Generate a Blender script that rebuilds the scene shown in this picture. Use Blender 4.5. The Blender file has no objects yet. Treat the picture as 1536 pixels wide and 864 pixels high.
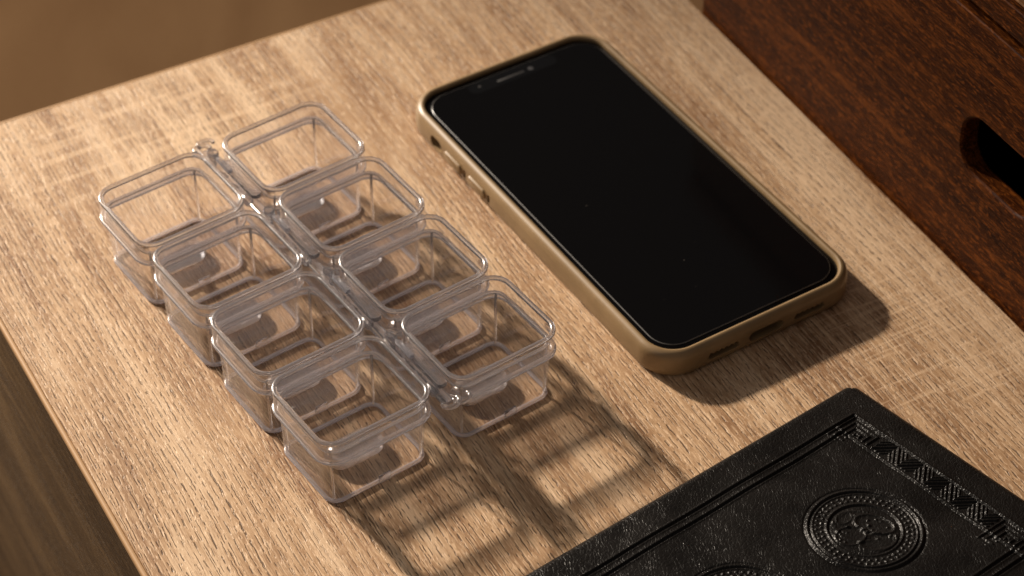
import bpy, bmesh, math, random
import numpy as np
from mathutils import Vector, Matrix
random.seed(7)
MM = 0.001
R = math.radians
sc = bpy.context.scene
COL = sc.collection

# ------------------------------------------------------------------ camera
Y0 = 550.0                      # the fitted camera frame is shifted by this so that the pill organizer is near y = 0
cam_d = bpy.data.cameras.new('camera'); cam = bpy.data.objects.new('camera', cam_d); COL.objects.link(cam)
cam.location = (0, -Y0*MM, 0.52635)
cam.rotation_mode = 'XYZ'
pitch, roll = 0.74912, 0.003468
fwd = Vector((0, math.cos(pitch), -math.sin(pitch))); rgt = Vector((1, 0, 0)); up = Vector((0, math.sin(pitch), math.cos(pitch)))
r2 = math.cos(roll)*rgt + math.sin(roll)*up; u2 = -math.sin(roll)*rgt + math.cos(roll)*up
cam.rotation_euler = Matrix((r2, u2, -fwd)).transposed().to_euler()
cam_d.sensor_width = 36; cam_d.lens = 3660.8/1536*36
cam_d.clip_start = 0.02; cam_d.clip_end = 60
cam_d.dof.use_dof = True; cam_d.dof.focus_distance = 0.700; cam_d.dof.aperture_fstop = 15
sc.camera = cam

# ------------------------------------------------------------------ light
world = bpy.data.worlds.new('World'); sc.world = world; world.use_nodes = True
bg = world.node_tree.nodes['Background']; bg.inputs[0].default_value = (0.92, 0.83, 0.77, 1); bg.inputs[1].default_value = 0.14
TO_LIGHT = Vector((-1.346, 1.358, 1.0)).normalized()
key_d = bpy.data.lights.new('window_light', 'SPOT'); key = bpy.data.objects.new('window_light', key_d); COL.objects.link(key)
KEY_AT = Vector((-0.11, 0.0, 0)); key.location = KEY_AT + TO_LIGHT*3.0
key.rotation_euler = (-TO_LIGHT).to_track_quat('-Z', 'Y').to_euler()
key_d.energy = 930; key_d.color = (1.0, 0.865, 0.71); key_d.shadow_soft_size = 0.082
key_d.spot_size = R(12); key_d.spot_blend = 1.0
fill_d = bpy.data.lights.new('soft_fill', 'AREA'); fill = bpy.data.objects.new('soft_fill', fill_d); COL.objects.link(fill)  # added soft fill lamp, stands in for ambient light
fill.location = (-1.3, -1.1, 1.5); fill.rotation_euler = (Vector((0, 0, 0)) - fill.location).to_track_quat('-Z', 'Y').to_euler()
fill_d.shape = 'RECTANGLE'; fill_d.size = 1.4; fill_d.size_y = 1.0; fill_d.energy = 2.5; fill_d.color = (1.0, 0.88, 0.8)

glint_d = bpy.data.lights.new('highlight_fill', 'AREA'); win = bpy.data.objects.new('highlight_fill', glint_d); COL.objects.link(win)  # added panel that gives the plastic its rim highlights
win.location = (-1.75, 1.35, 0.95); win.rotation_euler = (Vector((-.05, 0, 0)) - win.location).to_track_quat('-Z', 'Y').to_euler()
glint_d.shape = 'RECTANGLE'; glint_d.size = 0.6; glint_d.size_y = 0.9; glint_d.energy = 17; glint_d.color = (1.0, 0.93, 0.87)
vs = sc.view_settings; vs.view_transform = 'Standard'; vs.look = 'None'; vs.exposure = 0; vs.gamma = 1; vs.use_curve_mapping = False
cy = sc.cycles
cy.max_bounces = 24; cy.transmission_bounces = 20; cy.glossy_bounces = 8; cy.diffuse_bounces = 3; cy.transparent_max_bounces = 48
cy.sample_clamp_indirect = 4.0; cy.blur_glossy = 0.15
cy.use_denoising = True
try: cy.denoiser = 'OPENIMAGEDENOISE'
except Exception: pass

# ------------------------------------------------------------------ node helpers
class NT:
    def __init__(s, name):
        s.m = bpy.data.materials.new(name); s.m.use_nodes = True; s.t = s.m.node_tree
        s.t.nodes.clear(); s.out = s.t.nodes.new('ShaderNodeOutputMaterial')
    def n(s, typ, **kw):
        d = s.t.nodes.new('ShaderNode' + typ)
        for k, v in kw.items(): setattr(d, k, v)
        return d
    def l(s, a, b): s.t.links.new(a, b)
    def setin(s, sock, v):
        if hasattr(v, 'is_output') or isinstance(v, bpy.types.NodeSocket): s.l(v, sock)
        else: sock.default_value = v
    def coord(s, kind='Object'): return s.n('TexCoord').outputs[kind]
    def mapping(s, vec, scale=(1, 1, 1), loc=(0, 0, 0), rot=(0, 0, 0)):
        d = s.n('Mapping'); s.l(vec, d.inputs[0]); d.inputs['Scale'].default_value = scale; d.inputs['Location'].default_value = loc; d.inputs['Rotation'].default_value = rot
        return d.outputs[0]
    def noise(s, vec, sx, sy, sz=None, detail=3, rough=.55, dist=0, seed=0):
        """features about sx by sy by sz millimetres"""
        sz = sz or sx
        d = s.n('TexNoise'); s.l(s.mapping(vec, (1000/sx, 1000/sy, 1000/sz), (seed*7.3, seed*3.1, seed*1.7)), d.inputs['Vector'])
        d.inputs['Scale'].default_value = 1; d.inputs['Detail'].default_value = detail; d.inputs['Roughness'].default_value = rough; d.inputs['Distortion'].default_value = dist
        return d.outputs['Fac']
    def ramp(s, fac, stops, interp='LINEAR'):
        d = s.n('ValToRGB'); d.color_ramp.interpolation = interp; e = d.color_ramp.elements
        while len(e) < len(stops): e.new(.5)
        for el, (p, c) in zip(e, stops):
            el.position = p; el.color = (c, c, c, 1) if isinstance(c, (int, float)) else (*c, 1)
        s.l(fac, d.inputs[0]); return d.outputs[0]
    def mix(s, fac, a, b, blend='MIX'):
        d = s.n('Mix', data_type='RGBA', blend_type=blend)
        s.setin(d.inputs[0], fac); s.setin(d.inputs[6], (*a, 1) if isinstance(a, tuple) and len(a) == 3 else a); s.setin(d.inputs[7], (*b, 1) if isinstance(b, tuple) and len(b) == 3 else b)
        return d.outputs[2]
    def math(s, op, a, b=0.0, clamp=False):
        d = s.n('Math', operation=op); d.use_clamp = clamp; s.setin(d.inputs[0], a); s.setin(d.inputs[1], b); return d.outputs[0]
    def bump(s, h, strength, dist_mm, normal=None):
        d = s.n('Bump'); s.l(h, d.inputs['Height']); d.inputs['Strength'].default_value = strength; d.inputs['Distance'].default_value = dist_mm*MM
        if normal: s.l(normal, d.inputs['Normal'])
        return d.outputs[0]
    def principled(s, color, rough=.5, normal=None, spec=.5, metal=0, **kw):
        p = s.n('BsdfPrincipled')
        s.setin(p.inputs['Base Color'], (*color, 1) if isinstance(color, tuple) and len(color) == 3 else color)
        s.setin(p.inputs['Roughness'], rough); p.inputs['Specular IOR Level'].default_value = spec; p.inputs['Metallic'].default_value = metal
        for k, v in kw.items(): s.setin(p.inputs[k], v)
        if normal: s.l(normal, p.inputs['Normal'])
        s.l(p.outputs[0], s.out.inputs[0]); return p

# ------------------------------------------------------------------ materials
def oak(name, pale, mid, brown, pore, seed=0, rough=.5, figure=False):
    """light sawn-oak laminate; grain runs along local Y"""
    t = NT(name); co = t.coord()
    w = t.noise(co, 55, 130, 55, 2, .5, 0, seed+1)
    sep = t.n('SeparateXYZ'); t.l(co, sep.inputs[0])
    xz = t.math('ADD', sep.outputs[0], sep.outputs[2])
    x = t.math('ADD', xz, t.math('MULTIPLY', t.math('SUBTRACT', w, .5), .007))
    cmb = t.n('CombineXYZ'); t.l(x, cmb.inputs[0]); t.l(sep.outputs[1], cmb.inputs[1]); t.l(sep.outputs[2], cmb.inputs[2]); v = cmb.outputs[0]
    broad = t.noise(v, 24, 120, 24, 4, .6, .6, seed+2)
    band = t.noise(v, 5.0, 130, 5, 3, .6, .3, seed+3)
    fib = t.noise(v, .5, 6, .5, 4, .7, 0, seed+4)
    b = t.math('ADD', t.math('MULTIPLY', broad, .6), t.math('MULTIPLY', band, .4))
    col = t.ramp(b, [(.39, brown), (.50, mid), (.60, pale)])
    col = t.mix(t.ramp(fib, [(.34, .6), (.5, 0.0)]), col, brown)
    col = t.mix(t.ramp(fib, [(.52, 0.0), (.70, .6)]), col, tuple(min(1, c*1.12) for c in pale))
    def spot(cx, cy_, rx, ry):
        """soft oval zone in the board's own millimetres"""
        dx = t.math('DIVIDE', t.math('SUBTRACT', sep.outputs[0], cx*MM), rx*MM); dy = t.math('DIVIDE', t.math('SUBTRACT', sep.outputs[1], cy_*MM), ry*MM)
        r = t.math('SQRT', t.math('ADD', t.math('MULTIPLY', dx, dx), t.math('MULTIPLY', dy, dy)))
        return t.ramp(t.math('ADD', r, t.math('MULTIPLY', t.math('SUBTRACT', t.noise(co, 16, 24, 16, 2, .5, 0, seed+31), .5), .9)), [(.55, 1.0), (1.0, 0.0)])
    if figure:
        dark = t.math('MULTIPLY', spot(11, 105, 16, 75), t.ramp(t.noise(v, 3.5, 30, 3.5, 3, .6, .5, seed+21), [(.36, 1.0), (.62, .1)]))
        col = t.mix(t.math('MULTIPLY', dark, .75), col, brown)
        dark = t.math('MULTIPLY', spot(-62, 142, 40, 34), t.ramp(t.noise(v, 6, 40, 6, 2, .6, .3, seed+22), [(.42, 1.0), (.6, 0.0)]))
        col = t.mix(t.math('MULTIPLY', dark, .6), col, brown)
    # pores: thin lines of short dark dashes following the grain, a painted highlight line beside each
    jit = t.noise(v, 16, 320, 16, 2, .5, 0, seed+5)
    zone = t.ramp(t.noise(v, 34, 80, 34, 2, .5, 0, seed+12), [(.32, .30), (.50, 1.0)])
    dash = t.ramp(t.noise(v, 1.0, 2.8, 1.0, 1, .5, 0, seed+6), [(.44, 0.0), (.51, 1.0)])
    wobn = t.math('MULTIPLY', t.math('SUBTRACT', t.noise(v, 1.2, 2.6, 1.2, 1, .5, 0, seed+14), .5), .30)
    por = None; pale_l = None
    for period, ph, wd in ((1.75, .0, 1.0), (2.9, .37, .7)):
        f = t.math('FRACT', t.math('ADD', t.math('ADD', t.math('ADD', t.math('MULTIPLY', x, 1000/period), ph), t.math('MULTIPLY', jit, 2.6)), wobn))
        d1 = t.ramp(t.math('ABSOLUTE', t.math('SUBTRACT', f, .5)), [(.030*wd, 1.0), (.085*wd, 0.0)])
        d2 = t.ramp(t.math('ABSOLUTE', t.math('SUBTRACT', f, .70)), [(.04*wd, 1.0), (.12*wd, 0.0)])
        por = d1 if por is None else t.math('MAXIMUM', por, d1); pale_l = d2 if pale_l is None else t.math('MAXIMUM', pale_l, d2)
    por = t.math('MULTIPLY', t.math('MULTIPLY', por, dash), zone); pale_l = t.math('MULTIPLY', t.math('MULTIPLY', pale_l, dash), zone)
    col = t.mix(t.math('MULTIPLY', por, .85), col, pore)
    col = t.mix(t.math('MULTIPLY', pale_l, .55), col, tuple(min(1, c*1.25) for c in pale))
    pd = t.ramp(t.noise(v, .8, 4.5, .8, 2, .6, .1, seed+9), [(.58, 0.0), (.68, 1.0)])
    col = t.mix(t.math('MULTIPLY', pd, .45), col, tuple(min(1, c*1.2) for c in pale))
    # pale saw marks across the grain, in patches
    if figure:
        sawA = t.math('MULTIPLY', t.ramp(t.noise(co, 70, 4.0, 70, 2, .5, 0, seed+7), [(.55, 0.0), (.63, 1.0)]), spot(-58, 140, 62, 40))
        longA = t.math('MULTIPLY', t.ramp(t.noise(co, 2.6, 90, 2.6, 2, .5, 0, seed+17), [(.55, 0.0), (.64, 1.0)]), spot(-58, 140, 70, 46))
        sawB = t.math('MULTIPLY', t.ramp(t.noise(co, 34, 1.5, 34, 2, .6, 0, seed+8), [(.54, 0.0), (.62, 1.0)]), spot(110, -62, 38, 52))
        longB = t.math('MULTIPLY', t.ramp(t.noise(co, 1.3, 30, 1.3, 2, .5, 0, seed+18), [(.54, 0.0), (.62, 1.0)]), spot(110, -62, 42, 56))
        sm = t.math('MAXIMUM', t.math('MAXIMUM', sawA, sawB), t.math('MAXIMUM', longA, longB))
        col = t.mix(t.math('MULTIPLY', sm, .45), col, tuple(min(1, c*1.15) for c in pale))
    h = t.math('SUBTRACT', t.math('ADD', t.math('MULTIPLY', fib, .5), t.math('MULTIPLY', pd, .5)), t.math('MULTIPLY', por, 1.0))
    nrm = t.bump(h, .7, .2)
    ro = t.math('ADD', t.math('MULTIPLY', fib, .2), rough-.1)
    t.principled(col, ro, nrm, .35)
    return t.m

def darkwood(name, a, b, c, axis=1, rough=.42):
    """dark stained wood, grain along local X (axis 0) or Y (axis 1)"""
    t = NT(name); co = t.coord()
    def nz(across, along, *k, **kw):
        return t.noise(co, along, across, across, *k, **kw) if axis == 0 else t.noise(co, across, along, across, *k, **kw)
    n1 = nz(4, 120, 4, .65, .5, seed=1); n2 = nz(.6, 7, 4, .75, 0, seed=2); n3 = nz(.8, 3, 2, .6, .4, seed=3)
    col = t.ramp(t.math('ADD', t.math('MULTIPLY', n1, .42), t.math('MULTIPLY', n2, .58)), [(.38, a), (.5, b), (.62, c)])
    fleck = t.ramp(n3, [(.55, 0.0), (.66, 1.0)])
    col = t.mix(t.math('MULTIPLY', fleck, .6), col, tuple(x*1.6 for x in c))
    h = t.math('ADD', t.math('MULTIPLY', n2, .7), t.math('MULTIPLY', n3, .6))
    t.principled(col, rough+.05, t.bump(h, .8, .25), .07)
    return t.m

def add_haze(t, shader, amount):
    """faint milkiness of moulded plastic: a little light scatters forward and back"""
    tl = t.n('BsdfTranslucent'); tl.inputs[0].default_value = (.90, .88, .97, 1)
    df = t.n('BsdfDiffuse'); df.inputs[0].default_value = (.90, .88, .97, 1)
    a = t.n('MixShader'); a.inputs[0].default_value = .5; t.l(tl.outputs[0], a.inputs[1]); t.l(df.outputs[0], a.inputs[2])
    m = t.n('MixShader'); m.inputs[0].default_value = amount; t.l(shader, m.inputs[1]); t.l(a.outputs[0], m.inputs[2])
    t.l(m.outputs[0], t.out.inputs[0])
def clear_sheet(name, haze, tint):
    """a very thin clear plastic sheet: see-through, mirror-like by Fresnel from both sides"""
    t = NT(name)
    geo = t.n('NewGeometry'); fr = t.n('Fresnel')
    ior = t.math('ADD', 1.49, t.math('MULTIPLY', geo.outputs['Backfacing'], 1/1.49-1.49)); t.l(ior, fr.inputs['IOR'])
    tr = t.n('BsdfTransparent'); tr.inputs[0].default_value = (*tint, 1)
    gl = t.n('BsdfGlossy'); gl.inputs['Roughness'].default_value = .03; gl.inputs[0].default_value = (1, 1, 1, 1)
    mx = t.n('MixShader'); t.l(fr.outputs[0], mx.inputs[0]); t.l(tr.outputs[0], mx.inputs[1]); t.l(gl.outputs[0], mx.inputs[2])
    add_haze(t, mx.outputs[0], haze); return t.m
def clear_plastic(name, haze):
    t = NT(name); g = t.n('BsdfGlass'); g.inputs['Roughness'].default_value = 0; g.inputs['IOR'].default_value = 1.49; g.inputs[0].default_value = (.985, .978, .98, 1)
    sh = t.n('BsdfGlossy'); sh.inputs['Roughness'].default_value = .26; sh.inputs[0].default_value = (1, 1, 1, 1)      # moulded surface: broad soft glints
    m = t.n('MixShader'); m.inputs[0].default_value = .12; t.l(g.outputs[0], m.inputs[1]); t.l(sh.outputs[0], m.inputs[2])
    add_haze(t, m.outputs[0], haze); return t.m
def plain(name, col, rough=.5, spec=.5, metal=0, bump=None):
    t = NT(name); nrm = None
    if bump:
        nrm = t.bump(t.noise(t.coord(), bump[0], bump[0], bump[0], 3), bump[1], bump[2])
    t.principled(col, rough, nrm, spec, metal); return t.m
def silicone(name):
    t = NT(name); co = t.coord()
    n = t.noise(co, 14, 14, 14, 3, .6)
    col = t.ramp(n, [(.35, (.205, .132, .062)), (.65, (.25, .164, .08))])
    f = t.noise(co, .35, .35, .35, 2, .6, 0, 4)
    t.principled(col, .40, t.bump(f, .12, .05), .5); return t.m
def screen(name):
    t = NT(name); co = t.coord()
    vor = t.n('TexVoronoi'); t.l(t.mapping(co, (1000/7, 1000/7, 1000/7)), vor.inputs['Vector']); vor.inputs['Scale'].default_value = 1; vor.inputs['Randomness'].default_value = 1
    dust = t.ramp(vor.outputs['Distance'], [(.012, 1.0), (.03, 0.0)])
    keep = t.ramp(t.noise(co, 14, 14, 14, 1, .5, 0, 3), [(.44, 0.0), (.5, 1.0)])
    col = t.mix(t.math('MULTIPLY', t.math('MULTIPLY', dust, keep), .7), (.0022, .002, .0022), (.16, .14, .12))
    smear = t.noise(co, 30, 60, 30, 3, .6, .6, 5)
    ro = t.math('ADD', .06, t.math('MULTIPLY', smear, .10))
    t.principled(col, ro, None, .12); return t.m
def leather(name):
    t = NT(name); co = t.coord()
    warp = t.n('TexNoise'); t.l(t.mapping(co, (160, 160, 160)), warp.inputs['Vector']); warp.inputs['Scale'].default_value = 1
    wv = t.n('VectorMath', operation='MULTIPLY_ADD'); t.l(warp.outputs['Color'], wv.inputs[0]); wv.inputs[1].default_value = (.004, .004, .004); t.l(co, wv.inputs[2])
    n1 = t.noise(wv.outputs[0], 1.3, 2.6, 1.3, 4, .62, .8, 1)
    vor = t.n('TexVoronoi', feature='DISTANCE_TO_EDGE'); t.l(t.mapping(wv.outputs[0], (1000/1.0, 1000/1.7, 1000)), vor.inputs['Vector']); vor.inputs['Scale'].default_value = 1
    ve = t.ramp(vor.outputs['Distance'], [(0.0, 0.0), (.16, 1.0)])
    n3 = t.noise(co, 16, 16, 16, 3, .6, .5, 6)
    h = t.math('ADD', t.math('MULTIPLY', n1, .9), t.math('MULTIPLY', ve, .35))
    col = t.ramp(n3, [(.3, (.004, .0034, .003)), (.7, (.008, .0068, .006))])
    ro = t.math('ADD', .20, t.math('MULTIPLY', n3, .26))
    t.principled(col, ro, t.bump(h, .6, .28), .17); return t.m
def carpet(name):
    t = NT(name); co = t.coord()
    n = t.noise(co, 90, 260, 90, 3, .5, .5); f = t.noise(co, 4, 4, 4, 2, .6, 0, 3)
    col = t.ramp(t.math('ADD', t.math('MULTIPLY', n, .8), t.math('MULTIPLY', f, .2)), [(.35, (.40, .21, .09)), (.65, (.54, .30, .135))])
    t.principled(col, .9, t.bump(f, .5, 2), .1); return t.m

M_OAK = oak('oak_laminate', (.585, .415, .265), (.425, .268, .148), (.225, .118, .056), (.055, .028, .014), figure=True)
M_EDGE = plain('edge_banding', (.40, .245, .125), .45, .4, bump=(1.2, .2, .1))
M_SIDE = oak('shaded_oak_veneer', (.105, .064, .029), (.048, .028, .0125), (.022, .012, .005), (.006, .0035, .0015), seed=3)  # oak darkened to paint in the shade on the nightstand sides
M_DARK = darkwood('dark_stained_wood', (.010, .0020, .0003), (.040, .0095, .0014), (.135, .038, .0055))
M_DARKTOP = darkwood('lit_stained_wood', (.10, .045, .018), (.17, .08, .033), (.26, .13, .06))  # stained wood painted lighter, as the chest top catches light
M_VOID = plain('drawer_interior', (.02, .009, .004), .7, .3)
M_SHEET = clear_sheet('clear_plastic_wall', .010, (.985, .98, .978)); M_COLLAR = clear_sheet('clear_plastic_collar', .014, (.955, .947, .945)); M_DOME = clear_sheet('clear_plastic_dome', .06, (.98, .975, .972)); M_SOLID = clear_plastic('clear_plastic_edge', .035); M_GLOW = clear_plastic('brightened_plastic', .12); M_FOOT = clear_plastic('foot_glow_plastic', .36)  # ledge, spine and foot plastics carry extra white haze as painted edge highlights
M_CASE = silicone('tan_silicone'); M_SCREEN = screen('black_glass')
M_BODY = plain('black_metal', (.012, .012, .013), .4, .5, .3)
M_PROT = plain('glass_edge', (.10, .095, .09), .3, .5)
M_NOTCH = plain('black_bezel', (.004, .004, .0045), .15, .14)
M_LENS = plain('lens_glass', (.05, .048, .05), .15, .7); M_GRILLE = plain('earpiece_mesh', (.016, .014, .014), .5, .4)
M_HOLE = plain('port_black', (.004, .004, .004), .6, .2)
M_LEATHER = leather('black_leather'); M_PAGES = plain('page_edges', (.62, .55, .43), .8, .2, bump=(.3, .4, .2))
M_CARPET = carpet('brown_carpet')

# ------------------------------------------------------------------ mesh helpers
def link(o, parent=None):
    COL.objects.link(o)
    if parent: o.parent = parent
    return o
def mesh_obj(name, verts, faces, mats, parent=None, midx=None, smooth=False, scale=MM):
    me = bpy.data.meshes.new(name)
    me.from_pydata([(x*scale, y*scale, z*scale) for x, y, z in verts], [], faces)
    for m in (mats if isinstance(mats, (list, tuple)) else [mats]): me.materials.append(m)
    if midx is not None: me.polygons.foreach_set('material_index', midx)
    bm = bmesh.new(); bm.from_mesh(me); bmesh.ops.recalc_face_normals(bm, faces=bm.faces); bm.to_mesh(me); bm.free()
    if smooth is not False:
        me.polygons.foreach_set('use_smooth', [True]*len(me.polygons))
        me.set_sharp_from_angle(angle=R(smooth if smooth is not True else 40))
    return link(bpy.data.objects.new(name, me), parent)
def empty(name, loc, rz, label, cat, group=None):
    o = bpy.data.objects.new(name, None); COL.objects.link(o); o.empty_display_size = .01
    o.location = Vector(loc)*MM; o.rotation_euler = (0, 0, rz); o['label'] = label; o['category'] = cat
    if group: o['group'] = group
    return o
def rrect(hx, hy, r, seg):
    """rounded rectangle, counter-clockwise, 4*(seg+1) points"""
    r = max(.02, min(r, hx-.01, hy-.01)); P = []
    for cx, cy_, a0 in ((hx-r, hy-r, 0), (-hx+r, hy-r, 90), (-hx+r, -hy+r, 180), (hx-r, -hy+r, 270)):
        for k in range(seg+1):
            a = R(a0 + 90*k/seg); P.append((cx+r*math.cos(a), cy_+r*math.sin(a)))
    return P
def loft(name, hx, hy, r, prof, seg, mats, parent=None, closed=False, cap0=True, cap1=True, matf=None, smooth=40, c=(0, 0), capm=(0, 0)):
    """sweep a profile of (inset, z) round a rounded rectangle"""
    n = 4*(seg+1); V = []; F = []; MI = []
    for (o, z) in prof:
        V += [(x+c[0], y+c[1], z) for x, y in rrect(hx-o, hy-o, r-o, seg)]
    L = len(prof)
    for i in range(L if closed else L-1):
        j = (i+1) % L
        for k in range(n):
            k2 = (k+1) % n
            F.append((i*n+k, i*n+k2, j*n+k2, j*n+k)); MI.append(matf(i, k % (seg+1)) if matf else 0)
    if not closed:
        if cap0: F.append(tuple(range(n))[::-1]); MI.append(capm[0])
        if cap1: F.append(tuple((L-1)*n+k for k in range(n))); MI.append(capm[1])
    return mesh_obj(name, V, F, mats, parent, MI, smooth)
def box(name, x0, x1, y0, y1, z0, z1, mat, parent=None, bev=.4, seg=2):
    bm = bmesh.new(); bmesh.ops.create_cube(bm, size=1)
    for v in bm.verts: v.co = Vector(((x0+x1)/2+v.co.x*(x1-x0), (y0+y1)/2+v.co.y*(y1-y0), (z0+z1)/2+v.co.z*(z1-z0)))*MM
    if bev: bmesh.ops.bevel(bm, geom=list(bm.edges), offset=bev*MM, segments=seg, affect='EDGES', profile=.6)
    me = bpy.data.meshes.new(name); bm.to_mesh(me); bm.free(); me.materials.append(mat)
    if bev: me.polygons.foreach_set('use_smooth', [True]*len(me.polygons)); me.set_sharp_from_angle(angle=R(35))
    return link(bpy.data.objects.new(name, me), parent)
def tube(name, pts, rad, mat, parent=None, seg=10):
    """round rod through points, rounded ends"""
    P = [Vector(p) for p in pts]; V = []; F = []
    d0 = (P[1]-P[0]).normalized(); d1 = (P[-1]-P[-2]).normalized()
    path = [(P[0]-d0*rad*.7, .45)] + [(p, 1) for p in P] + [(P[-1]+d1*rad*.7, .45)]
    for i, (p, s) in enumerate(path):
        a = path[max(0, i-1)][0]; b = path[min(len(path)-1, i+1)][0]; t = (b-a).normalized()
        q = t.to_track_quat('Z', 'Y')
        for k in range(seg):
            ang = 2*math.pi*k/seg; w = p + q @ Vector((math.cos(ang)*rad*s, math.sin(ang)*rad*s, 0)); V.append(tuple(w))
    for i in range(len(path)-1):
        for k in range(seg): F.append((i*seg+k, i*seg+(k+1) % seg, (i+1)*seg+(k+1) % seg, (i+1)*seg+k))
    F.append(tuple(range(seg))[::-1]); F.append(tuple((len(path)-1)*seg+k for k in range(seg)))
    return mesh_obj(name, V, F, mat, parent, None, 50)
def copy_tree(o, parent=None):
    c = o.copy(); COL.objects.link(c); c.parent = parent
    for ch in list(o.children): copy_tree(ch, c)
    return c
def boolean(o, cutters, op='DIFFERENCE'):
    for c in cutters:
        m = o.modifiers.new('b', 'BOOLEAN'); m.object = c; m.operation = op; m.solver = 'EXACT'
    dg = bpy.context.evaluated_depsgraph_get(); dg.update()
    me = bpy.data.meshes.new_from_object(o.evaluated_get(dg)); o.modifiers.clear(); old = o.data; o.data = me; bpy.data.meshes.remove(old)
    for c in cutters: bpy.data.objects.remove(c)
    me.polygons.foreach_set('use_smooth', [True]*len(me.polygons)); me.set_sharp_from_angle(angle=R(32))

# ------------------------------------------------------------------ floor
fl = mesh_obj('floor', [(-3000, -2500, -520), (3000, -2500, -520), (3000, 4500, -520), (-3000, 4500, -520)], [(0, 1, 2, 3)], M_CARPET)
fl['kind'] = 'structure'

# ------------------------------------------------------------------ nightstand (table frame: x across, y along the grain)
TYAW = R(28.9); XL, XR, YB, YF = -140.5, 137.6, 171.0, -300.0
ns = empty('nightstand', (0, 0, -520), TYAW, 'light oak laminate nightstand top that the pill organizer and phone lie on', 'nightstand')
ZT = 520
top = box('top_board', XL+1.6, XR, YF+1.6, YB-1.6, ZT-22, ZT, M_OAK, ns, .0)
def band(name, x0, x1, y0, y1): return box(name, x0, x1, y0, y1, ZT-2.6, ZT-.08, M_EDGE, ns, .75, 3)
band('edge_band', XL, XL+1.59, YF, YB); band('edge_band', XL+1.6, XR, YB-1.59, YB); band('edge_band', XL+1.6, XR, YF, YF+1.59)
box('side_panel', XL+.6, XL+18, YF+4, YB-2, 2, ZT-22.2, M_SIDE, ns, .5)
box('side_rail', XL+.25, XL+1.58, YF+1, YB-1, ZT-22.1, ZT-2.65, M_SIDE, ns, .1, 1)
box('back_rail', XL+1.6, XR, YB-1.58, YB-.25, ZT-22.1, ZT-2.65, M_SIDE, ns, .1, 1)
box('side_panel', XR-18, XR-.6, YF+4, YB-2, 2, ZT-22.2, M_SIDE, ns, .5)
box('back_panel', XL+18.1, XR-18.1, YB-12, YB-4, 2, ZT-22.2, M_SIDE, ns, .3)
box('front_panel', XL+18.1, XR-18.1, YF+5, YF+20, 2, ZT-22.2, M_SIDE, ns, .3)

# ------------------------------------------------------------------ dark chest beside it
ch = empty('drawer_chest', (0, 0, -520), TYAW, 'dark stained wooden drawer chest with a finger slot beside the nightstand', 'chest')
CX = XR+1.0; CY1 = 110.0; CY0 = -330.0
H0 = 520
df = box('drawer_front', CX, CX+7, CY0+3, CY1, H0-120, H0+91, M_DARK, ch, .9, 3)
# finger slot: rounded cut-out
slot = loft('cut', 18.4, 10.6, 9.0, [(0, -30), (0, 30)], 10, M_DARK)
for v in slot.data.vertices:
    x, y, z = v.co; v.co = (CX*MM+8*MM+z, (113-167.8)*MM+x, (H0+47.8)*MM+y)
slot.parent = ch; boolean(df, [slot])
bmv = df.modifiers.new('bevel', 'BEVEL'); bmv.width = .8*MM; bmv.segments = 2; bmv.limit_method = 'ANGLE'; bmv.angle_limit = R(50)
box('drawer_front', CX, CX+16, CY0+3, CY1, H0-330, H0-123, M_DARK, ch, .9, 3)
box('drawer_front', CX, CX+16, CY0+3, CY1, 40, H0-333, M_DARK, ch, .9, 3)
box('top_board', CX-.4, CX+230, CY0, CY1+1, H0+95.2, H0+104.8, M_DARK, ch, .8, 3)
box('lit_top_sheet', CX+2, CX+228, CY0+2, CY1-1, H0+104.82, H0+105.6, M_DARKTOP, ch, .2, 1)  # thin lighter sheet that paints the light on the chest top
box('side_panel', CX+16.2, CX+228, CY1-16, CY1, 2, H0+95, M_DARK, ch, .5)
box('side_panel', CX+16.2, CX+228, CY0, CY0+16, 2, H0+95, M_DARK, ch, .5)
box('back_panel', CX+216, CX+228, CY0+16.1, CY1-16.1, 2, H0+95, M_VOID, ch, .3)
box('drawer_box', CX+16.3, CX+200, CY0+20, CY1-20, H0-110, H0-100, M_VOID, ch, .3)
box('drawer_rail', CX+17, CX+214, CY0+17, CY1-17, H0+88, H0+94.8, M_VOID, ch, .3)
box('base', CX+4, CX+216, CY0+17, CY1-17, 0, 38, M_DARK, ch, .5)

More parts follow.
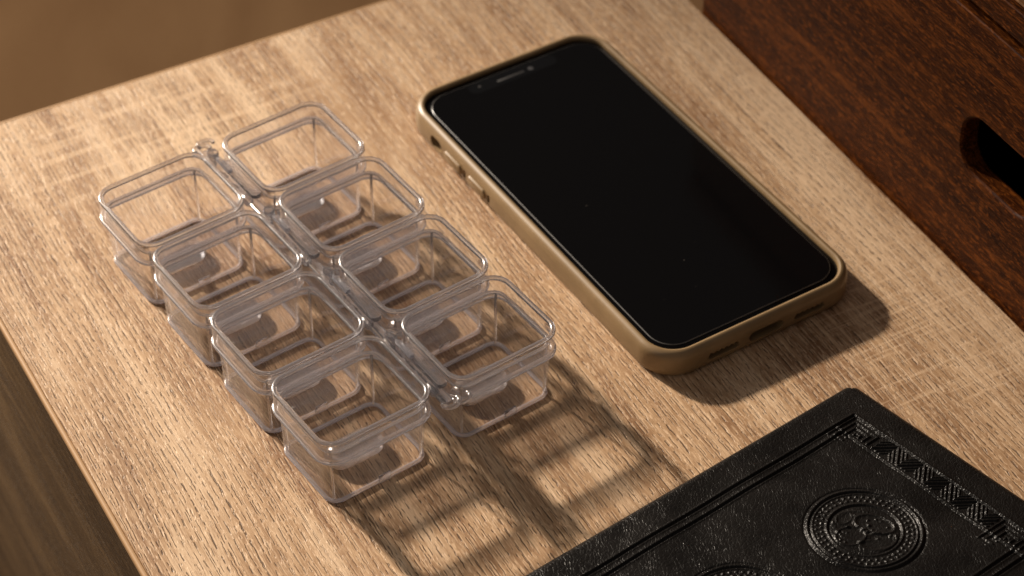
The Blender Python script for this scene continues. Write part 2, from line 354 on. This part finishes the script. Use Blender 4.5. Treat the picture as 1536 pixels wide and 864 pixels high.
# ------------------------------------------------------------------ pill organizer
PA, PB, PP, PQ, PH = 37.05+1.2, 32.1+1.2, 34.386, 44.995, 27.1
po = empty('pill_organizer', (-58.345, 549.149-Y0, .05), .62544, 'clear plastic pill organizer with eight open compartments in two rows', 'pill organizer')
SEG = 8; HX, HY, RC = PA/2, PB/2, 6.4
def make_cell():
    cell = loft('compartment', HX, HY, RC, [(2.05, 1.2), (1.45, 18.2), (1.42, 21.4), (2.62, 21.4), (3.15, 1.2)], SEG, M_SHEET, None, closed=True, smooth=50)
    loft('floor_sheet', HX, HY, RC, [(3.3, .8), (3.35, .85)], SEG, M_SHEET, cell, cap0=False, smooth=False)
    loft('collar', HX, HY, RC, [(.05, 19.5), (.0, 25.75), (1.30, 25.75), (1.25, 19.5)], SEG, M_COLLAR, cell, closed=True, smooth=50)
    def bead(name, c0, z0, ri, rz, m=M_SOLID, p=2.6, q=14):
        """a rounded-square moulded bead running round the cup"""
        f = lambda t: math.copysign(abs(t)**(2/p), t)
        loft(name, HX, HY, RC, [(c0+ri*f(math.cos(2*math.pi*k/q)), z0+rz*f(math.sin(2*math.pi*k/q))) for k in range(q)], SEG, m, cell, closed=True, smooth=80)
    bead('rim', .66, 26.45, .80, .68)
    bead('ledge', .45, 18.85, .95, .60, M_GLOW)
    bead('inner_lip', 2.05, 21.85, .62, .40)
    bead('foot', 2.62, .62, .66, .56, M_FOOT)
    for sx in (1, -1):
        for sy in (1, -1):
            q = RC-2.75; cx, cy_ = HX-RC+q*.7071, HY-RC+q*.7071
            tube('refraction_rod', [(sx*(cx-.2), sy*(cy_-.2), 1.4), (sx*(cx+.25), sy*(cy_+.25), 21.2)], .42, M_SOLID, cell, 10)  # added rods imitating refraction lines in the rounded corners
    # oblong dome moulded in the floor
    V = []; F = []; n = 28; lev = [(1.0, .95), (.98, 2.4), (.9, 3.8), (.72, 4.8), (.4, 5.3)]
    for s, z in lev:
        for (x, y) in rrect(9.5, 5.0, 4.9, 6):
            k = 1-s; V.append((x - math.copysign(min(abs(x), 4.5*k), x), y*s, z))
    for i in range(len(lev)-1):
        for k in range(n): F.append((i*n+k, i*n+(k+1) % n, (i+1)*n+(k+1) % n, (i+1)*n+k))
    F.append(tuple((len(lev)-1)*n+k for k in range(n)))
    F.append(tuple(range(n))[::-1])
    mesh_obj('floor_dome', V, F, M_SOLID, cell, None, 60)
    box('mould_mark', -1.0, 3.2, -HY+1.5, -HY+2.15, .5, 3.6, M_SOLID, cell, .25)
    return cell
cell0 = make_cell()
for j in range(2):
    for i in range(4):
        c = cell0 if (i, j) == (0, 0) else copy_tree(cell0)
        c.parent = po; c.location = Vector(((j-.5)*PQ, (1.5-i)*PP, 0))*MM
gapL = -PQ/2+HX; gapR = PQ/2-HX             # the channel between the rows
tube('hinge_rod', [(gapL+1.5, 70, 23.4), (gapL+1.5, 0, 23.4), (gapL+1.5, -69, 23.4)], .75, M_SOLID, po, 12)
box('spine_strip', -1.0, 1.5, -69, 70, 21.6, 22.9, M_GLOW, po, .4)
for i in range(4):
    cyy = (1.5-i)*PP
    for dy in (11.5, -11.0):
        b = tube('hinge_knuckle', [(gapL+1.6, cyy+dy-1.8, 23.4), (gapL+1.6, cyy+dy+1.8, 23.4)], 1.45, M_SOLID, po, 12)
    for dy in (-3.5, 3.0): tube('hinge_knuckle', [(gapL+1.7, cyy+dy-.8, 23.2), (gapL+1.7, cyy+dy+.8, 23.2)], 1.15, M_SOLID, po, 10)
    loft('hinge_leaf', 1.75, 10.5, 1.5, [(0, 23.0), (0, 24.0), (.25, 24.3)], 5, M_SOLID, po, c=(gapR-1.55, cyy-1.5))
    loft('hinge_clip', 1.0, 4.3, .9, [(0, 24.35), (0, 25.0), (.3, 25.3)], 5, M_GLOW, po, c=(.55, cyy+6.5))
    loft('leaf_end', 1.9, 1.9, 1.85, [(0, 22.6), (0, 24.9), (.3, 25.3)], 5, M_SOLID, po, c=(.6, cyy+13.8))
def hook(x, y, z, s, rad):
    pts = [(x+math.cos(a)*2.6, y+s*math.sin(a)*1.9, z) for a in [R(-20+q*20) for q in range(12)]]
    tube('hinge_hook', pts, rad, M_SOLID, po, 10)
hook(.2, -69.6, 23.0, -1, .85); hook(4.6, -68.6, 21.6, -1, .8); hook(-.5, 70.6, 23.0, 1, .85); hook(1.8, 72.4, 23.0, 1, .7)
for i in range(4):
    cyy = (1.5-i)*PP
    V = [(PQ/2+HX+.02, cyy-11, 21.0), (PQ/2+HX+.02, cyy-7, 21.0), (PQ/2+HX+1.6, cyy-10, 21.0), (PQ/2+HX+.02, cyy-11, 23.2), (PQ/2+HX+.02, cyy-7, 23.0), (PQ/2+HX+1.2, cyy-10, 23.1)]
    mesh_obj('latch_tab', V, [(0, 1, 2), (3, 5, 4), (0, 3, 4, 1), (1, 4, 5, 2), (2, 5, 3, 0)], M_SOLID, po)

# ------------------------------------------------------------------ smartphone in its case
K = 1.0096
sp = empty('smartphone', (36.012*K, 600.994*K-Y0, .05), .56788, 'black smartphone with dark screen lying in a tan silicone case', 'smartphone')
CHX, CHY, CR = 38.4*K, 76.2*K, 12.6; ZM = 4.35
prof = [(3.0, 0), (1.5, .2), (.6, .7), (.15, 1.6), (0, 2.8), (0, 6.6), (.2, 7.9), (.75, 8.95), (1.6, 9.6), (2.3, 9.75), (2.9, 9.5), (3.2, 8.95), (3.25, 8.3), (3.1, 7.8), (3.0, 1.3)]
case = loft('case', CHX, CHY, CR, prof, 12, M_CASE, sp, smooth=35)
def capsule(hx, hz, r, c, axis):
    """cutter: rounded slot through the case wall"""
    o = loft('cut', hx, hz, r, [(0, -3.2), (0, 3.2)], 6, M_CASE, sp)
    for v in o.data.vertices:
        x, y, z = v.co
        v.co = (c[0]*MM-x, c[1]*MM+z, c[2]*MM+y) if axis == 'y' else (c[0]*MM+z, c[1]*MM+x, c[2]*MM+y)
    return o
cuts = [capsule(6.5, 1.9, 1.85, (.9, -CHY, ZM), 'y')]
for cx in (-15.3, 17.6):
    cuts.append(capsule(5.8, .95, .9, (cx, -CHY, ZM-.3), 'y'))
    for k in range(6): cuts.append(capsule(.7, 1.05, .68, (cx-4.75+k*1.9, -CHY, ZM+.15), 'y'))
cuts.append(capsule(3.5, 2.2, 2.1, (-CHX, 54.6, ZM+.2), 'x'))
for y in (36.3, 21.4): cuts.append(capsule(.75, 1.6, .7, (-CHX, y, ZM), 'x'))
boolean(case, cuts)
body = loft('phone_body', CHX-3.05, CHY-3.05, CR-3.0, [(.6, 1.35), (0, 1.9), (0, 7.7), (.3, 8.0)], 10, M_BODY, sp, smooth=40)
glass = loft('screen', CHX-3.35, CHY-3.35, CR-3.2, [(0, 8.02), (0, 8.25), (.35, 8.45)], 10, [M_SCREEN], sp, smooth=30)
prot = loft('screen_protector', CHX-4.9, CHY-5.5, 8.5, [(0, 8.47), (0, 8.62), (.2, 8.76)], 10, [M_PROT, M_SCREEN], sp, smooth=20, capm=(1, 1))
notch = loft('notch', 17.4, 2.9, 2.6, [(0, 8.765), (.02, 8.79)], 6, M_NOTCH, sp, c=(.4, 68.2))
loft('earpiece', 5.5, .55, .5, [(0, 8.795), (.05, 8.82)], 4, M_GRILLE, notch, c=(-.8, 67.5))
loft('front_camera', 1.0, 1.0, .98, [(0, 8.795), (.1, 8.84), (.5, 8.86)], 8, M_LENS, notch, c=(7.3, 67.6))
loft('sensor', .6, .6, .58, [(0, 8.795), (.1, 8.82)], 6, M_GRILLE, notch, c=(-12.8, 68.4))
def side_button(name, half, sx, y, mat=None, h=1.9, r=1.5, base=0.0, top=.8):
    o = loft(name, half, h, r, [(0, -1), (0, top*.3), (top*.3, top*.8), (top*.9, top)], 6, mat or M_CASE, sp)
    for v in o.data.vertices:
        a_, b_, c_ = v.co; v.co = (sx*((CHX-base)*MM + c_), y*MM + sx*a_, ZM*MM + b_)
    return o
for y0, y1 in ((38.0, 48.7), (23.2, 33.7)): side_button('volume_button', (y1-y0)/2, -1, (y0+y1)/2)
side_button('mute_switch', 2.0, -1, 54.6, M_BODY, .8, .6, 2.8, .5)
side_button('power_button', 7.5, 1, 36)
pp = loft('charging_port', 4.3, 1.2, 1.15, [(0, 0), (0, .2), (.3, .25)], 6, M_HOLE, sp)
for v in pp.data.vertices:
    x, y, z = v.co; v.co = (.9*MM - x, (-CHY+3.04)*MM - z, ZM*MM + y)

# ------------------------------------------------------------------ leather journal (u along the right edge, v along the left edge, h out of the cover)
BO = Vector((101.567, 502.734-Y0, 8.127)); BU = Vector((.644101, -.761144, .0761144)).normalized(); BV = Vector((-.76494, -.640905, .0640905)).normalized()
BN = BU.cross(BV)
if BN.z < 0: BN = -BN
bk = empty('journal', (BO.x, BO.y, .05), 0, 'black leather journal embossed with round medallions and a zigzag border', 'journal')
U0, U1, V0, V1 = -12.2, 84.2, -11.3, 165.0
def wpt(u, v, h):
    p = BO + BU*u + BV*v + BN*h; return (p.x-BO.x, p.y-BO.y, p.z-.05)
EMB = [(36.2, 34.2), (36.4, 81.6), (36.4, 129.0)]; ER = 16.9
def sst(e0, e1, x): t = np.clip((x-e0)/(e1-e0), 0, 1); return t*t*(3-2*t)
def ridge(d, w): return np.exp(-(d/w)**2)
def seg_d(u, v, a, b):
    ax, ay = a; bx, by = b; dx, dy = bx-ax, by-ay
    t = np.clip(((u-ax)*dx+(v-ay)*dy)/(dx*dx+dy*dy), 0, 1)
    return np.hypot(u-ax-t*dx, v-ay-t*dy)
def emblem_h(x, y):
    """x to the right and y up on the medallion, radius 16.4"""
    r = np.hypot(x, y); th = np.arctan2(y, x); h = np.zeros_like(x)
    h += .55*ridge(r-16.0, .5) - .35*ridge(r-17.0, .35) - .3*ridge(r-15.25, .3) + .45*ridge(r-14.65, .36) + .5*ridge(r-10.6, .45) - .3*ridge(r-9.9, .35)
    for rr, n, off, w in ((13.55, 46, 0, .42), (12.15, 42, .5, .40)):
        ph = (th*n/(2*np.pi)+off) % 1 - .5; h += .5*np.exp(-((r-rr)/w)**2-((ph*2*np.pi*rr/n)/w)**2)
    def oval(cx, cy_, a, b, rot, w, amp):
        c, s = math.cos(rot), math.sin(rot); X = (x-cx)*c+(y-cy_)*s; Y = -(x-cx)*s+(y-cy_)*c
        q = np.hypot(X/a, Y/b); return amp*ridge((q-1)*min(a, b), w), (q < .97)
    o1, in1 = oval(2.9, 2.4, 5.7, 3.7, -.35, .38, .5); h += o1
    o2, in2 = oval(-4.0, -2.9, 4.4, 3.6, .5, .36, .38); h += o2
    o3, _ = oval(-1.2, 1.5, 7.0, 6.3, .3, .42, .22); h += o3*(x < 1.5)
    o4, _ = oval(3.6, -4.6, 5.4, 3.2, .35, .42, .3); h += o4*(r < 9.8)
    o5, _ = oval(-5.6, 4.4, 2.9, 1.9, .9, .32, .3); h += o5
    rng = random.Random(5)
    for k in range(54):
        a = rng.uniform(0, 6.283); q = 9.2*math.sqrt(rng.random()); X, Y = q*math.cos(a), q*math.sin(a)
        if math.hypot((X-2.9)/5, (Y-2.4)/3.1) < 1 or math.hypot((X+3.8)/4, (Y+2.6)/4) < 1 or k % 3 == 0:
            h += rng.uniform(.25, .5)*np.exp(-((x-X)**2+(y-Y)**2)/.42**2)
    return h*.7
def border_h(u, v):
    """zigzag band: v 0..8.2 along u, and the corner blocks"""
    h = np.zeros_like(u); P = 10.15
    inb = ((u > 13.2) & (u < 57.5) & (v > .9) & (v < 7.4)).astype(float)
    ph = ((u-13.2) % P)/P
    tri = np.abs(ph*2-1)*6.5+.9                   # zigzag centre line
    slope = P/2/math.hypot(P/2, 6.5)
    for off, w, amp in ((0, .34, .55), (2.1, .26, .42), (3.9, .24, .36), (-2.1, .26, .42), (-3.9, .24, .36)):
        h += inb*amp*ridge((v-tri-off)*slope, w)
    for (ua, ub) in ((.9, 12.6), (58.2, 70.2)):   # corner blocks of crossed bars
        inc = ((u > ua) & (u < ub) & (v > .9) & (v < 13)).astype(float); uc = (ua+ub)/2
        a = np.abs(u-uc); b = np.abs(v-6.9)
        m1 = (a > b); s = np.where(m1, (u*1.0) % 1.75, (v*1.0) % 1.75)
        h += inc*.42*ridge(s-.87, .28)*((v < 7.4) | (np.abs(u-ua-1.5) < 3.4))
    return h
def field(u, v):
    h = np.zeros_like(u)
    inside = sst(-1, 0, u)*sst(-1, 0, v)
    for lu in (0.0, 3.4, 72.0, 68.6):
        lo = 0 if lu in (0.0, 72.0) else 8.4
        m = sst(lo-.3, lo+.1, v); h += m*(-.60*ridge(u-lu, .33) + .22*ridge(np.abs(u-lu)-.75, .3))
    for lv in (0.0, 8.3):
        m = sst(-.3, .1, u)*(1-sst(71.9, 72.4, u)); h += m*(.36*ridge(v-lv, .3) - .35*ridge(v-lv-.65, .3))
    h += border_h(u, v)*sst(-.2, .5, u)
    for (eu, ev) in EMB:
        x, y = u-eu, v-ev; m = np.hypot(x, y) < 18.5
        # picture axes of the medallion: right = (u - v), up = (-u - v)
        X = (x*.69-y*.72); Y = (-x*.72-y*.69)
        h = np.where(m, h+emblem_h(X, Y), h)
    # soft padded cover: swells a little, rolls over at the rim
    d = np.minimum(np.minimum(u-U0, U1-u), np.minimum(v-V0, V1-v))
    du = np.minimum(u-U0, U1-u); dv = np.minimum(v-V0, V1-v); rr = 3.4
    eu_ = np.clip(1-du/rr, 0, 1); ev_ = np.clip(1-dv/rr, 0, 1); q = np.minimum(np.hypot(eu_, ev_), 1.0)
    h += -3.2*(1-np.sqrt(np.clip(1-q*q, 0, 1)))
    h += .18*np.sin(u*.21+1)*np.sin(v*.17) * sst(0, 8, d)
    return h
def corner_in(u, v):
    return u, v
def grid_patch(name, us, vs, keep=None, lift=0.0, parent=bk, low=None):
    UU, VV = np.meshgrid(np.array(us), np.array(vs), indexing='ij'); HH = field(UU, VV)+lift
    if low is not None: HH = np.where(low(UU, VV), HH-1.0, HH)
    # round the cover's plan corners
    rc = 4.0; cu = np.clip(UU, U0+rc, U1-rc); cv = np.clip(VV, V0+rc, V1-rc); dx, dy = UU-cu, VV-cv
    m = np.maximum(np.abs(dx), np.abs(dy)); l = np.hypot(dx, dy); f = np.where(l > 1e-6, m/np.maximum(l, 1e-6), 1); 
    Uq = cu+dx*f; Vq = cv+dy*f
    P = np.array(BU)[None, None]*Uq[..., None]+np.array(BV)[None, None]*Vq[..., None]+np.array(BN)[None, None]*HH[..., None]
    P[..., 2] += BO.z-.05
    P[..., 2] = np.maximum(P[..., 2], .3)
    nu, nv = UU.shape; idx = np.arange(nu*nv).reshape(nu, nv)
    F = np.stack([idx[:-1, :-1], idx[1:, :-1], idx[1:, 1:], idx[:-1, 1:]], -1)
    if keep is not None:
        K = keep(UU, VV); F = F[K[:-1, :-1] & K[1:, :-1] & K[1:, 1:] & K[:-1, 1:]]
    F = F.reshape(-1, 4)
    used = np.unique(F); re = np.full(nu*nv, -1); re[used] = np.arange(len(used))
    me = bpy.data.meshes.new(name); me.from_pydata((P.reshape(-1, 3)[used]*MM).tolist(), [], re[F].tolist())
    me.materials.append(M_LEATHER); me.polygons.foreach_set('use_smooth', [True]*len(me.polygons))
    if me.polygons[0].normal.z < 0: me.flip_normals()
    return link(bpy.data.objects.new(name, me), parent)
def rng_(a, b, s): return list(np.linspace(a, b, int(round((b-a)/s))+1))
usA = rng_(U0, 74, .26) + rng_(74.5, U1, .6)
vsA = rng_(V0, 100, .28) + rng_(100.6, V1, .9)
emb_in = lambda u, v: np.any([np.hypot(u-a, v-b) < 17.3 for a, b in EMB[:2]], axis=0)
bor_in = lambda u, v: (u > .6) & (u < 71.2) & (v > .7) & (v < 7.7)
cover = grid_patch('front_cover', usA, vsA, low=lambda u, v: np.any([np.hypot(u-a, v-b) < 17.0 for a, b in EMB[:2]], axis=0) | ((u > .9) & (u < 70.9) & (v > 1.0) & (v < 7.4)))
for a, b in EMB[:2]:
    if b > 100: continue
    grid_patch('medallion', rng_(a-17.6, a+17.6, .16), rng_(b-17.6, b+17.6, .16), lambda u, v, a=a, b=b: np.hypot(u-a, v-b) < 17.5, .015, cover)
grid_patch('zigzag_border', rng_(.5, 71.3, .16), rng_(.6, 7.8, .16), None, .015, cover)
# pages and back cover: a wedge between the sloping cover and the table
def wedge(name, u0, u1, v0, v1, htop, zb, zt, mat):
    V = []; 
    for (u, v) in ((u0, v0), (u1, v0), (u1, v1), (u0, v1)):
        t = wpt(u, v, htop); z = t[2] if zt is None else zt; V.append((t[0], t[1], zb)); V.append((t[0], t[1], max(zb+.2, z)))
    F = [(0, 2, 4, 6), (1, 7, 5, 3)] + [(2*k, 2*k+1, (2*k+3) % 8, (2*k+2) % 8) for k in range(4)]
    o = mesh_obj(name, V, F, mat, bk); return o
wedge('pages', U0+6, U1-5, V0+6, V1-5, -4.4, 1.7, None, M_PAGES)
wedge('back_cover', U0+1, U1-1, V0+1, V1-1, 0, .02, 1.6, M_LEATHER)

# sunlight refracted through the clear plastic
key_d.cycles.is_caustics_light = True
for o in po.children_recursive:
    if o.type == 'MESH' and o.data.materials[0] not in (M_SHEET, M_COLLAR, M_DOME): o.cycles.is_caustics_caster = True
for o in list(ns.children)+list(sp.children)+[cover]+list(cover.children): o.cycles.is_caustics_receiver = True
